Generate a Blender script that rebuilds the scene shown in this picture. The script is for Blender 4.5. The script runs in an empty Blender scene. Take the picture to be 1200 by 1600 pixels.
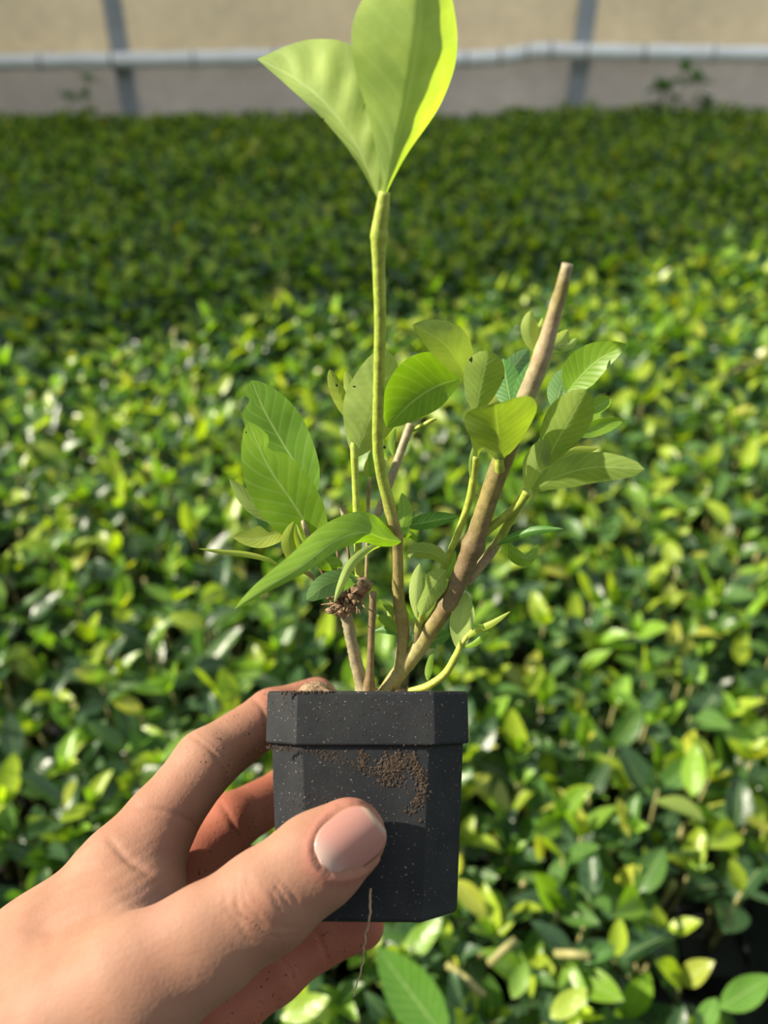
import bpy, math, random
import numpy as np
from mathutils import Vector, Matrix, noise as mnoise

# ------------------------------------------------------------------ camera, sky, sun, exposure
SC = bpy.context.scene
COL = SC.collection
PITCH = math.radians(35.0)
FOLIAGE_TOP = 0.20
CAM_H = 0.73
FPX = 1200.0
cam_data = bpy.data.cameras.new('camera')
cam = bpy.data.objects.new('camera', cam_data)
COL.objects.link(cam)
cam.location = (0, 0, CAM_H)
cam.rotation_euler = (math.pi / 2 - PITCH, 0, 0)
cam_data.sensor_fit = 'VERTICAL'
cam_data.sensor_height = 36.0
cam_data.lens = 27.0
cam_data.clip_start = 0.01
cam_data.clip_end = 100
cam_data.dof.use_dof = True
cam_data.dof.focus_distance = 0.218
cam_data.dof.aperture_fstop = 27.0 / 3.5
SC.camera = cam

world = bpy.data.worlds.new('sky')
SC.world = world
world.use_nodes = True
wb = world.node_tree.nodes['Background']
wb.inputs['Color'].default_value = (0.86, 0.94, 1.0, 1)
wb.inputs['Strength'].default_value = 1.02

SUN_TRAVEL = Vector((1.0, -0.05, -0.66)).normalized()
sun_data = bpy.data.lights.new('sun', 'SUN')
sun_data.energy = 11.5
sun_data.angle = math.radians(0.9)
sun_data.color = (1.0, 0.89, 0.72)
sun = bpy.data.objects.new('sun', sun_data)
COL.objects.link(sun)
sun.rotation_euler = SUN_TRAVEL.to_track_quat('-Z', 'Y').to_euler()
sun.location = (-3, -1, 3)

SC.view_settings.view_transform = 'Standard'
SC.view_settings.look = 'None'
SC.view_settings.exposure = 0.0
SC.view_settings.gamma = 1.0
SC.view_settings.use_curve_mapping = False

rnd = random.Random(7)
rng = np.random.default_rng(11)

# ------------------------------------------------------------------ helpers
c35, s35 = math.cos(PITCH), math.sin(PITCH)
RIGHT = np.array([1.0, 0, 0]); UP = np.array([0, s35, c35]); BACK = np.array([0, -c35, s35])
CAMPOS = np.array([0, 0, CAM_H])
M_C2W = np.stack([RIGHT, UP, BACK], 1)          # columns

def c2w(p):
    return np.asarray(p) @ M_C2W.T + CAMPOS

def at(px, py, d):
    """world point seen at photograph pixel (px, py), d metres deep"""
    return c2w(np.array([(px - 600) / FPX * d, (800 - py) / FPX * d, -d]))

def on_plane_z(px, py, z):
    d = at(px, py, 1.0) - CAMPOS
    return CAMPOS + d * ((z - CAM_H) / d[2])

def mesh_obj(name, verts, faces, mat=None, parent=None, smooth=True, cols=None, uvs=None, link=True):
    me = bpy.data.meshes.new(name)
    me.from_pydata([tuple(v) for v in verts], [], [tuple(f) for f in faces])
    if cols is not None:
        a = me.color_attributes.new('tint', 'FLOAT_COLOR', 'POINT')
        c = np.ones((len(verts), 4), dtype=np.float32)
        c[:, :3] = np.asarray(cols)[:, :3]
        a.data.foreach_set('color', c.ravel())
    if uvs is not None:
        uvl = me.uv_layers.new(name='UVMap')
        li = np.empty(len(me.loops), dtype=np.int32)
        me.loops.foreach_get('vertex_index', li)
        uvl.data.foreach_set('uv', np.asarray(uvs, dtype=np.float32)[li].ravel())
    if smooth:
        me.polygons.foreach_set('use_smooth', [True] * len(me.polygons))
    if mat:
        me.materials.append(mat)
    me.update()
    o = bpy.data.objects.new(name, me)
    if link:
        COL.objects.link(o)
    if parent is not None:
        o.parent = parent
    return o

def big_mesh(name, V, F, mat, cols=None, uvs=None):
    """V (n,3), F (m,k) numpy, k fixed"""
    me = bpy.data.meshes.new(name)
    n, (m, k) = len(V), F.shape
    me.vertices.add(n); me.vertices.foreach_set('co', np.asarray(V, dtype=np.float32).ravel())
    me.loops.add(m * k); me.loops.foreach_set('vertex_index', F.astype(np.int32).ravel())
    me.polygons.add(m)
    me.polygons.foreach_set('loop_start', np.arange(0, m * k, k, dtype=np.int32))
    me.polygons.foreach_set('use_smooth', np.ones(m, dtype=bool))
    me.update(calc_edges=True)
    if cols is not None:
        a = me.color_attributes.new('tint', 'FLOAT_COLOR', 'POINT')
        c = np.ones((n, 4), dtype=np.float32); c[:, :cols.shape[1]] = cols
        a.data.foreach_set('color', c.ravel())
    if uvs is not None:
        uvl = me.uv_layers.new(name='UVMap')
        uvl.data.foreach_set('uv', np.asarray(uvs, dtype=np.float32)[F.ravel()].ravel())
    me.materials.append(mat)
    o = bpy.data.objects.new(name, me)
    COL.objects.link(o)
    return o

def tag(o, label=None, cat=None, group=None, kind=None):
    if label: o['label'] = label
    if cat: o['category'] = cat
    if group: o['group'] = group
    if kind: o['kind'] = kind
    return o

def empty(name, loc):
    o = bpy.data.objects.new(name, None)
    o.empty_display_size = 0.02
    COL.objects.link(o)
    o.location = tuple(loc)
    return o

def catmull(P, n):
    """smooth resample of rows of P (any columns) to n rows"""
    P = np.asarray(P, dtype=float)
    if len(P) == 2:
        t = np.linspace(0, 1, n)[:, None]
        return P[0] * (1 - t) + P[1] * t
    Q = np.vstack([2 * P[0] - P[1], P, 2 * P[-1] - P[-2]])
    out = []
    for s in np.linspace(0, len(P) - 1 - 1e-9, n):
        i = int(s); t = s - i
        a, b, c, d = Q[i], Q[i + 1], Q[i + 2], Q[i + 3]
        out.append(0.5 * (2 * b + (c - a) * t + (2 * a - 5 * b + 4 * c - d) * t * t + (3 * b - a - 3 * c + d) * t ** 3))
    return np.array(out)

def tube_geo(P, R, sides=10, bumps=0.0, seed=0):
    P = np.asarray(P, dtype=float); n = len(P)
    R = np.broadcast_to(np.asarray(R, dtype=float), (n,))
    T = np.gradient(P, axis=0); T /= np.linalg.norm(T, axis=1)[:, None] + 1e-12
    a = np.array([0, 0, 1.0]) if abs(T[0][2]) < 0.9 else np.array([1.0, 0, 0])
    s = np.cross(T[0], a); s /= np.linalg.norm(s)
    verts, faces = [], []
    lr = random.Random(seed)
    for i in range(n):
        s = s - T[i] * s.dot(T[i]); s /= np.linalg.norm(s) + 1e-12
        b = np.cross(T[i], s)
        for k in range(sides):
            an = 2 * math.pi * k / sides
            r = R[i] * (1 + bumps * (lr.random() - 0.5) * 2)
            verts.append(P[i] + (s * math.cos(an) + b * math.sin(an)) * r)
    for i in range(n - 1):
        for k in range(sides):
            k2 = (k + 1) % sides
            faces.append((i * sides + k, i * sides + k2, (i + 1) * sides + k2, (i + 1) * sides + k))
    verts.append(P[0]); verts.append(P[-1])
    c0, c1 = len(verts) - 2, len(verts) - 1
    for k in range(sides):
        k2 = (k + 1) % sides
        faces.append((c0, k2, k)); faces.append((c1, (n - 1) * sides + k, (n - 1) * sides + k2))
    return verts, faces

def box_geo(x0, x1, y0, y1, z0, z1):
    v = [(x, y, z) for x in (x0, x1) for y in (y0, y1) for z in (z0, z1)]
    f = [(0, 1, 3, 2), (4, 6, 7, 5), (0, 4, 5, 1), (2, 3, 7, 6), (0, 2, 6, 4), (1, 5, 7, 3)]
    return v, f

# ------------------------------------------------------------------ materials
class NT:
    def __init__(self, name):
        self.m = bpy.data.materials.new(name); self.m.use_nodes = True
        self.t = self.m.node_tree; self.n = self.t.nodes
        self.b = self.n['Principled BSDF']; self.out = self.n['Material Output']
    def new(self, typ, **kw):
        nd = self.n.new(typ)
        for k, v in kw.items(): setattr(nd, k, v)
        return nd
    def link(self, a, b): self.t.links.new(a, b)
    def noise(self, scale, detail=3, rough=0.5, coord='Object'):
        tc = self.new('ShaderNodeTexCoord'); nz = self.new('ShaderNodeTexNoise')
        nz.inputs['Scale'].default_value = scale; nz.inputs['Detail'].default_value = detail
        nz.inputs['Roughness'].default_value = rough
        self.link(tc.outputs[coord], nz.inputs['Vector']); return nz.outputs['Fac']
    def ramp(self, src, stops, interp='LINEAR'):
        r = self.new('ShaderNodeValToRGB'); r.color_ramp.interpolation = interp
        e = r.color_ramp.elements
        while len(e) < len(stops): e.new(0.5)
        for el, (p, c) in zip(e, stops):
            el.position = p; el.color = (*c, 1) if len(c) == 3 else c
        self.link(src, r.inputs['Fac']); return r.outputs['Color']
    def math(self, op, a, b=None, clamp=False):
        m = self.new('ShaderNodeMath', operation=op, use_clamp=clamp)
        for i, v in enumerate((a, b)):
            if v is None: continue
            if isinstance(v, (int, float)): m.inputs[i].default_value = v
            else: self.link(v, m.inputs[i])
        return m.outputs[0]
    def mix(self, fac, a, b, blend='MIX'):
        m = self.new('ShaderNodeMix', data_type='RGBA', blend_type=blend)
        if isinstance(fac, (int, float)): m.inputs[0].default_value = fac
        else: self.link(fac, m.inputs[0])
        for i, v in ((6, a), (7, b)):
            if isinstance(v, tuple): m.inputs[i].default_value = (*v, 1) if len(v) == 3 else v
            else: self.link(v, m.inputs[i])
        return m.outputs[2]
    def bump(self, h, strength, dist):
        b = self.new('ShaderNodeBump'); b.inputs['Strength'].default_value = strength
        b.inputs['Distance'].default_value = dist
        self.link(h, b.inputs['Height']); self.link(b.outputs['Normal'], self.b.inputs['Normal'])
        return b.outputs['Normal']

def leaf_material(name, source, translucent=0.42, veins=True, rough=0.34, specks=False, spec=0.55, rumple=0):
    t = NT(name)
    if source == 'attr':
        a = t.new('ShaderNodeAttribute', attribute_name='tint'); col = a.outputs['Color']
    else:
        a = t.new('ShaderNodeObjectInfo'); col = a.outputs['Color']
    nz = t.noise(90, 3)
    shade = t.ramp(nz, [(0.3, (0.72, 0.76, 0.72)), (0.7, (1.15, 1.12, 1.05))])
    col = t.mix(1.0, col, shade, 'MULTIPLY')
    h = None
    if veins:
        uv = t.new('ShaderNodeUVMap'); sp = t.new('ShaderNodeSeparateXYZ')
        t.link(uv.outputs['UV'], sp.inputs[0])
        au = t.math('ABSOLUTE', sp.outputs['X'])
        rib = t.math('SUBTRACT', 1.0, t.math('MULTIPLY', au, 17.0), True)
        ph = t.math('SUBTRACT', sp.outputs['Y'], t.math('MULTIPLY', t.math('POWER', au, 0.8), 0.22))
        w = t.math('SINE', t.math('MULTIPLY', ph, 62.0))
        lat = t.math('MULTIPLY', t.math('POWER', t.math('MULTIPLY', t.math('ADD', w, 1.0), 0.5), 10.0), 0.5)
        vein = t.math('MAXIMUM', rib, lat)
        pale = t.mix(0.6, col, (0.46, 0.58, 0.26))
        col = t.mix(t.math('MAXIMUM', t.math('MULTIPLY', lat, 0.5), rib), col, pale)
        h = t.math('ADD', t.math('MULTIPLY', w, 0.35), t.math('MULTIPLY', rib, 0.6))
    if specks:
        n2 = t.noise(330, 1); n3 = t.noise(45, 2)
        sp_ = t.math('MULTIPLY', t.math('GREATER_THAN', n2, 0.77), t.math('GREATER_THAN', n3, 0.57))
        col = t.mix(sp_, col, (0.02, 0.02, 0.01))
    t.link(col, t.b.inputs['Base Color'])
    t.b.inputs['Roughness'].default_value = rough
    t.b.inputs['Specular IOR Level'].default_value = spec
    if h is not None:
        if rumple: h = t.math('ADD', h, t.math('MULTIPLY', t.noise(rumple, 2), 9.0))
        nrm = t.bump(h, 0.14 if rumple else 0.09, 0.0005)
    tr = t.new('ShaderNodeBsdfTranslucent')
    tcol = t.mix(1.0, col, (1.35, 1.45, 0.22), 'MULTIPLY')
    t.link(tcol, tr.inputs['Color'])
    mx = t.new('ShaderNodeMixShader'); mx.inputs[0].default_value = translucent
    t.link(t.b.outputs[0], mx.inputs[1]); t.link(tr.outputs[0], mx.inputs[2])
    t.link(mx.outputs[0], t.out.inputs['Surface'])
    return t.m

M_LEAF = leaf_material('leaf_fresh', 'attr', 0.46, rough=0.44, spec=0.45, specks=True)
M_UNDER = leaf_material('leaf_underside', 'attr', 0.46, rough=0.62, specks=True, spec=0.2)
M_BEDLEAF = leaf_material('leaf_bed', 'object', 0.45, rough=0.33, spec=0.5, rumple=9)
M_FARLEAF = leaf_material('leaf_far', 'attr', 0.45, veins=False, rough=0.34, spec=0.5)

def stem_material():
    t = NT('stem_bark')
    a = t.new('ShaderNodeAttribute', attribute_name='tint')
    n1 = t.noise(420, 4, 0.65)
    c = t.mix(1.0, a.outputs['Color'], t.ramp(n1, [(0.25, (0.6, 0.58, 0.55)), (0.65, (1.15, 1.12, 1.08))]), 'MULTIPLY')
    t.link(c, t.b.inputs['Base Color']); t.b.inputs['Roughness'].default_value = 0.55
    t.bump(n1, 0.5, 0.0005)
    return t.m
M_STEM = stem_material()

def plain(name, col, rough=0.5, nscale=200, amt=0.25, bump=0.0, spec=0.4):
    t = NT(name)
    n = t.noise(nscale, 4, 0.6)
    lo = tuple(x * (1 - amt) for x in col); hi = tuple(min(1, x * (1 + amt)) for x in col)
    t.link(t.ramp(n, [(0.3, lo), (0.7, hi)]), t.b.inputs['Base Color'])
    t.b.inputs['Roughness'].default_value = rough
    t.b.inputs['Specular IOR Level'].default_value = spec
    if bump: t.bump(n, 0.6, bump)
    return t.m

M_BEDSTEM = plain('bed_stem', (0.23, 0.22, 0.08), 0.6)
M_BEDPOT = plain('bed_pot', (0.012, 0.013, 0.015), 0.5)
M_BARK = plain('dead_wood', (0.21, 0.14, 0.08), 0.85, 420, 0.7, 0.0008)
M_SOIL = plain('soil', (0.24, 0.165, 0.10), 0.95, 700, 0.6, 0.0012, 0.15)
M_CRUMB = plain('soil_crumb', (0.05, 0.036, 0.026), 0.95, 900, 0.6, 0.0006, 0.15)
M_ROOT = plain('root', (0.32, 0.24, 0.14), 0.8, 400, 0.3)
M_CLOTH = plain('ground_cloth', (0.02, 0.022, 0.026), 0.7, 60, 0.4)
M_POST = plain('galvanised_post', (0.36, 0.38, 0.41), 0.45, 12, 0.12)
M_PIPE = plain('white_pipe', (0.92, 0.92, 0.92), 0.4, 9, 0.08)
M_STRAP = plain('grey_strap', (0.42, 0.42, 0.42), 0.7, 30, 0.2)

def pot_material():
    t = NT('pot_plastic')
    n = t.noise(160, 5, 0.7); n2 = t.noise(1500, 2); n3 = t.noise(55, 3)
    base = t.ramp(n, [(0.3, (0.010, 0.012, 0.0145)), (0.75, (0.016, 0.018, 0.021))])
    dust = t.math('MULTIPLY', t.ramp(n3, [(0.35, (0, 0, 0)), (0.75, (1, 1, 1))]), 0.22)
    base = t.mix(dust, base, (0.07, 0.067, 0.06))
    fleck = t.math('MULTIPLY', t.math('GREATER_THAN', n2, 0.70), 0.8)
    base = t.mix(fleck, base, (0.20, 0.17, 0.13))
    t.link(base, t.b.inputs['Base Color'])
    t.b.inputs['Roughness'].default_value = 0.55
    t.b.inputs['Specular IOR Level'].default_value = 0.18
    t.bump(n, 0.25, 0.0003)
    return t.m
M_POT = pot_material()

def curtain_material(name, col, trans, fold_scale):
    t = NT(name)
    n = t.noise(1.3, 4, 0.6); n2 = t.noise(14, 4, 0.6)
    c = t.ramp(n, [(0.3, tuple(x * 0.86 for x in col)), (0.7, tuple(x * 1.1 for x in col))])
    c = t.mix(1.0, c, t.ramp(n2, [(0.3, (0.88, 0.88, 0.88)), (0.7, (1.06, 1.06, 1.06))]), 'MULTIPLY')
    t.link(c, t.b.inputs['Base Color']); t.b.inputs['Roughness'].default_value = 0.6
    tr = t.new('ShaderNodeBsdfTranslucent'); t.link(c, tr.inputs['Color'])
    mx = t.new('ShaderNodeMixShader'); mx.inputs[0].default_value = trans
    t.link(t.b.outputs[0], mx.inputs[1]); t.link(tr.outputs[0], mx.inputs[2])
    t.link(mx.outputs[0], t.out.inputs['Surface'])
    return t.m
M_CURTAIN = curtain_material('curtain_beige', (0.95, 0.75, 0.46), 0.55, 1)
M_SKIRT = curtain_material('skirt_film', (0.64, 0.55, 0.46), 0.5, 1)
M_BLOCKER = plain('blocker_sheet', (0.30, 0.29, 0.26), 0.7, 3, 0.1)

def skin_material():
    t = NT('skin')
    a = t.new('ShaderNodeAttribute', attribute_name='tint')
    n1 = t.noise(55, 4, 0.6); n2 = t.noise(900, 2, 0.6)
    c = t.mix(1.0, a.outputs['Color'], t.ramp(n1, [(0.3, (0.90, 0.80, 0.78)), (0.7, (1.07, 1.08, 1.08))]), 'MULTIPLY')
    d1 = t.noise(1000, 1); d2 = t.noise(60, 2)
    dirt = t.new('ShaderNodeAttribute', attribute_name='dirt')
    thr = t.math('SUBTRACT', 0.875, t.math('MULTIPLY', dirt.outputs['Fac'], 0.17))
    sp = t.math('GREATER_THAN', t.math('ADD', d1, t.math('MULTIPLY', t.math('SUBTRACT', d2, 0.5), 0.25)), thr)
    c = t.mix(t.math('MULTIPLY', sp, 0.85), c, (0.05, 0.03, 0.02))
    t.link(c, t.b.inputs['Base Color'])
    t.b.inputs['Roughness'].default_value = 0.62
    t.b.inputs['Specular IOR Level'].default_value = 0.2
    t.b.inputs['Subsurface Weight'].default_value = 0.25
    t.b.inputs['Subsurface Radius'].default_value = (1.0, 0.32, 0.16)
    t.b.inputs['Subsurface Scale'].default_value = 0.0035
    v = t.new('ShaderNodeTexVoronoi'); v.inputs['Scale'].default_value = 1100
    tc = t.new('ShaderNodeTexCoord'); t.link(tc.outputs['Object'], v.inputs['Vector'])
    h = t.math('ADD', t.math('ADD', t.math('MULTIPLY', v.outputs['Distance'], 0.7), n2), t.math('MULTIPLY', t.noise(330, 3, 0.6), 1.6))
    t.bump(h, 0.3, 0.00022)
    return t.m
M_SKIN = skin_material()

def nail_material():
    t = NT('nail')
    a = t.new('ShaderNodeAttribute', attribute_name='tint')
    t.link(a.outputs['Color'], t.b.inputs['Base Color'])
    t.b.inputs['Roughness'].default_value = 0.28
    t.b.inputs['Subsurface Weight'].default_value = 0.25
    t.b.inputs['Subsurface Radius'].default_value = (1.0, 0.4, 0.3)
    t.b.inputs['Subsurface Scale'].default_value = 0.0015
    return t.m
M_NAIL = nail_material()

# ------------------------------------------------------------------ the greenhouse shell
WALL_Y = 4.25
v, f = box_geo(-6, 6, -6.0, 7.0, -0.02, 0.0)
floor = tag(mesh_obj('floor', v, f, M_CLOTH, smooth=False), 'black woven ground cloth under the bed of plants', kind='structure')

def sheet(name, x0, x1, z0, z1, y, mat, amp, parent=None, kind=None, nx=160, nz=24, diag=0.0, thick=0.006):
    xs = np.linspace(x0, x1, nx); zs = np.linspace(z0, z1, nz)
    V, F = [], []
    for z in zs:
        for x in xs:
            w = amp * (mnoise.noise(Vector((x * 1.7 + z * diag, z * 0.8, 3.1))) + 0.5 * mnoise.noise(Vector((x * 4.3 + z * diag * 2, z * 1.4, 8.0))))
            V.append((x, y + w, z))
    for j in range(nz - 1):
        for i in range(nx - 1):
            F.append((j * nx + i, j * nx + i + 1, (j + 1) * nx + i + 1, (j + 1) * nx + i))
    o = mesh_obj(name, V, F, mat, parent)
    return o

wall_back = tag(sheet('wall_back', -4.6, 4.6, 0.40, 2.6, WALL_Y + 0.03, M_CURTAIN, 0.05, diag=1.6),
                'beige translucent curtain wall sheet closing the greenhouse side', kind='structure')
wall_skirt = tag(sheet('wall_skirt', -4.6, 4.6, 0.0, 0.43, WALL_Y + 0.07, M_SKIRT, 0.03, nz=10, diag=0.5),
                 'grey brown plastic skirt sheet below the curtain', kind='structure')
# unseen sheet added on the left, edge slanted to shape the far shade
V = []
for (y, z) in ((0.44, 0.0), (5.2, 0.0), (5.2, 4.5), (3.22, 4.5)):
    V.append((-2.70, y, z))
for (y, z) in ((0.44, 0.0), (5.2, 0.0), (5.2, 4.5), (3.22, 4.5)):
    V.append((-2.73, y, z))
tag(mesh_obj('shade_sheet_left', V, [(0, 1, 2, 3), (7, 6, 5, 4), (0, 4, 5, 1), (1, 5, 6, 2), (2, 6, 7, 3), (3, 7, 4, 0)], M_BLOCKER, smooth=False),
    'opaque sheet with slanting edge, added out of view to shade the far bed', kind='structure')

V, F = box_geo(-4.6, 4.6, -2.62, -2.6, 0.0, 3.2)  # unseen blocker added behind the camera to cut sky light
tag(mesh_obj('dim_sheet_front', V, F, M_BLOCKER, smooth=False), 'opaque sheet added behind the camera to dim the sky light', kind='structure')

def wall_pt(px, py, y):
    d = at(px, py, 1.0) - CAMPOS
    return CAMPOS + d * (y / d[1])

for px, lab in ((190, 'galvanised grey wall post at the long run of white pipe'),
                (908, 'galvanised grey wall post beside the leafy weed at the skirt')):
    p = wall_pt(px, 90, WALL_Y)
    root = tag(empty('greenhouse_post', (p[0], WALL_Y, 0)), lab, 'post')
    v, f = box_geo(-0.042, 0.042, -0.012, 0.022, 0, 2.6)
    mesh_obj('post_shaft', v, f, M_POST, root, smooth=False)
    v, f = box_geo(-0.05, 0.05, -0.022, 0.0, p[2] - 0.05, p[2] - 0.03)
    mesh_obj('bracket', v, f, M_POST, root, smooth=False)

pts = []
for (px, py) in ((-500, 104), (-200, 101), (0, 97), (120, 95), (260, 93), (400, 90), (540, 88), (640, 92), (735, 92), (790, 88), (835, 80), (880, 80),
                 (960, 82), (1080, 83), (1200, 85), (1450, 88), (1700, 92)):
    pts.append(wall_pt(px, py, WALL_Y - 0.075))
P = catmull(pts, 90)
R = np.full(len(P), 0.034) + 0.0025 * np.sin(np.arange(len(P)) * 1.9)
v, f = tube_geo(P, R, 14)
pipe = tag(empty('curtain_roll', P[0]), 'long white rolled curtain bar running along the wall', 'curtain roll')
mesh_obj('rolled_sheet', np.array(v) - P[0], f, M_PIPE, pipe)
for i in range(14, 80, 5):
    v, f = tube_geo([P[i] - (0.006, 0, 0), P[i] + (0.006, 0, 0)], 0.0385, 14)
    mesh_obj('clip', np.array(v) - P[0], f, M_STRAP, pipe)

# ------------------------------------------------------------------ leaf shapes for the bed
def bed_leaf_geo(nl, nw, width=0.5, fold=0.35, droop=0.25, tipcurl=0.0):
    """unit-length leaf along +Y, upper side +Z"""
    V, UV = [], []
    for i in range(nl + 1):
        t = i / nl
        w = width * 0.5 * (math.sin(math.pi * min(1, t ** 0.85)) ** 0.8) * (1.0 if t < 1 else 0)
        if t < 0.1: w = max(w * t / 0.1, 0.02)
        y = t * (1 - 0.12 * droop * t)
        z = 0.10 * t - droop * t * t * 0.8 + tipcurl * t ** 3
        for j in range(-nw, nw + 1):
            u = j / nw
            x = u * w * math.cos(fold)
            zz = z + abs(u) ** 1.3 * w * math.sin(fold) + 0.012 * math.sin(9 * t + 2 * u)
            V.append((x, y, zz)); UV.append((u, t))
    F = []
    k = 2 * nw + 1
    for i in range(nl):
        for j in range(k - 1):
            F.append((i * k + j, i * k + j + 1, (i + 1) * k + j + 1, (i + 1) * k + j))
    return np.array(V), np.array(F), np.array(UV)

LEAF_KINDS = [(0.50, 0.30, 0.20, 0.0), (0.55, 0.45, 0.35, 0.0), (0.46, 0.2, 0.1, 0.1), (0.58, 0.55, 0.5, 0.0), (0.48, 0.35, -0.1, 0.0)]
HI = [bed_leaf_geo(7, 2, *k) for k in LEAF_KINDS]
LO = [bed_leaf_geo(4, 1, *k) for k in LEAF_KINDS]
hi_mesh = []
for i, (V, F, UV) in enumerate(HI):
    o = mesh_obj('leaf', V, F, M_BEDLEAF, uvs=UV, link=False)
    hi_mesh.append(o.data); bpy.data.objects.remove(o)

def leaf_colour(lr, young):
    r = lr.random()
    if young:
        if r < 0.07: c = (0.46, 0.48, 0.06)
        elif r < 0.6: c = (0.34, 0.46, 0.035)
        else: c = (0.20, 0.37, 0.035)
    else:
        if r < 0.03: c = (0.32, 0.37, 0.06)
        elif r < 0.45: c = (0.075, 0.175, 0.035)
        else: c = (0.038, 0.10, 0.042)
    k = 0.8 + 0.4 * lr.random()
    return tuple(x * k for x in c)

def leaf_matrix(p, az, elev, roll, size):
    """leaf along +Y -> heading az, rising by elev"""
    return (Matrix.Translation(p) @ Matrix.Rotation(az, 4, 'Z') @ Matrix.Rotation(elev, 4, 'X') @
            Matrix.Rotation(roll, 4, 'Y') @ Matrix.Scale(size, 4))

POT_H = 0.055
def plant_design(seed):
    """stems (list of point lists) and leaves (matrix, leaf kind, young flag)"""
    lr = random.Random(seed)
    stems, leaves = [], []
    ns = lr.choice((3, 3, 4))
    for s in range(ns):
        a = 2 * math.pi * (s + lr.random() * 0.6) / ns
        top_r = 0.016 + 0.014 * lr.random()
        h = 0.085 + 0.045 * lr.random()
        base = Vector((0.005 * math.cos(a), 0.005 * math.sin(a), POT_H - 0.012))
        top = Vector((top_r * math.cos(a), top_r * math.sin(a), POT_H + h))
        mid = base.lerp(top, 0.5) + Vector((0.006 * math.cos(a), 0.006 * math.sin(a), 0))
        stems.append([base, mid, top])
        a0 = lr.random() * math.pi
        q = mid.lerp(top, 0.35 + 0.4 * lr.random())
        for k in range(2):
            leaves.append((leaf_matrix(q, a0 + k * math.pi + lr.uniform(-.3, .3), math.radians(lr.uniform(5, 45)), lr.uniform(-.5, .5), lr.uniform(0.040, 0.060)), lr.randrange(5), False))
        a1 = a0 + math.pi / 2
        for k in range(2):
            leaves.append((leaf_matrix(top, a1 + k * math.pi + lr.uniform(-.3, .3), math.radians(lr.uniform(22, 62)), lr.uniform(-.5, .5), lr.uniform(0.026, 0.046)), lr.randrange(5), lr.random() < 0.5))
        if lr.random() < 0.55:
            leaves.append((leaf_matrix(top, a0 + lr.uniform(-.4, .4), math.radians(lr.uniform(50, 80)), lr.uniform(-.5, .5), lr.uniform(0.016, 0.028)), lr.randrange(5), True))
            leaves.append((leaf_matrix(top, a0 + math.pi + lr.uniform(-.4, .4), math.radians(lr.uniform(45, 75)), lr.uniform(-.5, .5), lr.uniform(0.014, 0.024)), lr.randrange(5), True))
    return stems, leaves

NDES = 8
DESIGNS = [plant_design(100 + i) for i in range(NDES)]

# small octagonal pots of the bed plants
def oct_ring(w, c, z):
    h = w / 2
    return [(-h + c, -h, z), (h - c, -h, z), (h, -h + c, z), (h, h - c, z), (h - c, h, z), (-h + c, h, z), (-h, h - c, z), (-h, -h + c, z)]
def rings_geo(rings, cap0=True, cap1=True):
    V = [p for r in rings for p in r]; F = []
    for i in range(len(rings) - 1):
        for k in range(8):
            k2 = (k + 1) % 8
            F.append((i * 8 + k, i * 8 + k2, (i + 1) * 8 + k2, (i + 1) * 8 + k))
    if cap0: F.append(tuple(range(7, -1, -1)))
    if cap1: F.append(tuple(range((len(rings) - 1) * 8, len(rings) * 8)))
    return V, F
v, f = rings_geo([oct_ring(0.045, 0.009, 0), oct_ring(0.053, 0.0095, 0.041), oct_ring(0.056, 0.0098, 0.041), oct_ring(0.057, 0.0098, 0.055), oct_ring(0.054, 0.009, 0.055), oct_ring(0.053, 0.009, 0.046)])
bedpot_mesh = (lambda o: (o.data, bpy.data.objects.remove(o))[0])(mesh_obj('pot', v, f, M_BEDPOT, smooth=False, link=False))
stem_meshes = []
for st, _ in DESIGNS:
    V, F = [], []
    for s in st:
        v, f = tube_geo(catmull([tuple(p) for p in s], 5), [0.0022, 0.002, 0.0018, 0.0015, 0.0012], 6)
        b = len(V); V += list(v); F += [tuple(i + b for i in q) for q in f]
    # a cut woody stub in the middle of the plant
    v, f = tube_geo([(0, 0, POT_H - 0.012), (0.004, 0.002, POT_H + 0.04), (0.009, 0.004, POT_H + 0.10)], [0.003, 0.0028, 0.0024], 6)
    b = len(V); V += list(v); F += [tuple(i + b for i in q) for q in f]
    o = mesh_obj('stems', V, F, M_BEDSTEM, link=False); stem_meshes.append(o.data); bpy.data.objects.remove(o)

def in_frame(p, margin=60):
    q = (np.asarray(p) - CAMPOS) @ M_C2W
    if q[2] > -0.05: return None
    px = 600 + FPX * q[0] / -q[2]; py = 800 - FPX * q[1] / -q[2]
    return px, py, -q[2]

SP = 0.060
spots = []
row = 0
y = 0.02
while y < WALL_Y - 0.12:
    x = -2.6 + (0.5 * SP if row % 2 else 0)
    while x < 2.7:
        lim = 0.55 + 0.62 * y + 0.5
        if abs(x) < lim:
            jx, jy = rnd.uniform(-0.008, 0.008), rnd.uniform(-0.008, 0.008)
            spots.append((x + jx, y + jy))
        x += SP
    y += SP * 0.87
    row += 1
gap = on_plane_z(1190, 1570, 0.06)
def keep(x, y):
    return (x - gap[0]) ** 2 + ((y - gap[1]) * 1.2) ** 2 > 0.060 ** 2
spots = [s for s in spots if keep(*s)]
ranked = []
for (x, y) in spots:
    q = in_frame((x, y, 0.15))
    vis = q is not None and -70 < q[0] < 1270 and q[1] < 1750
    ranked.append((0 if vis else 1, math.hypot(x, y), x, y))
ranked.sort()
NEAR_N = 280
near, far = ranked[:NEAR_N], ranked[NEAR_N:]

def plant_xform(x, y, lr):
    s = 0.98 + 0.20 * mnoise.noise(Vector((x * 2.2, y * 2.2, 1.7))) + lr.uniform(-0.05, 0.05)
    s *= 1 + 0.035 * x * min(1, max(0, y - 2) / 2)
    return s * 1.06, lr.uniform(0, 2 * math.pi)

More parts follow.
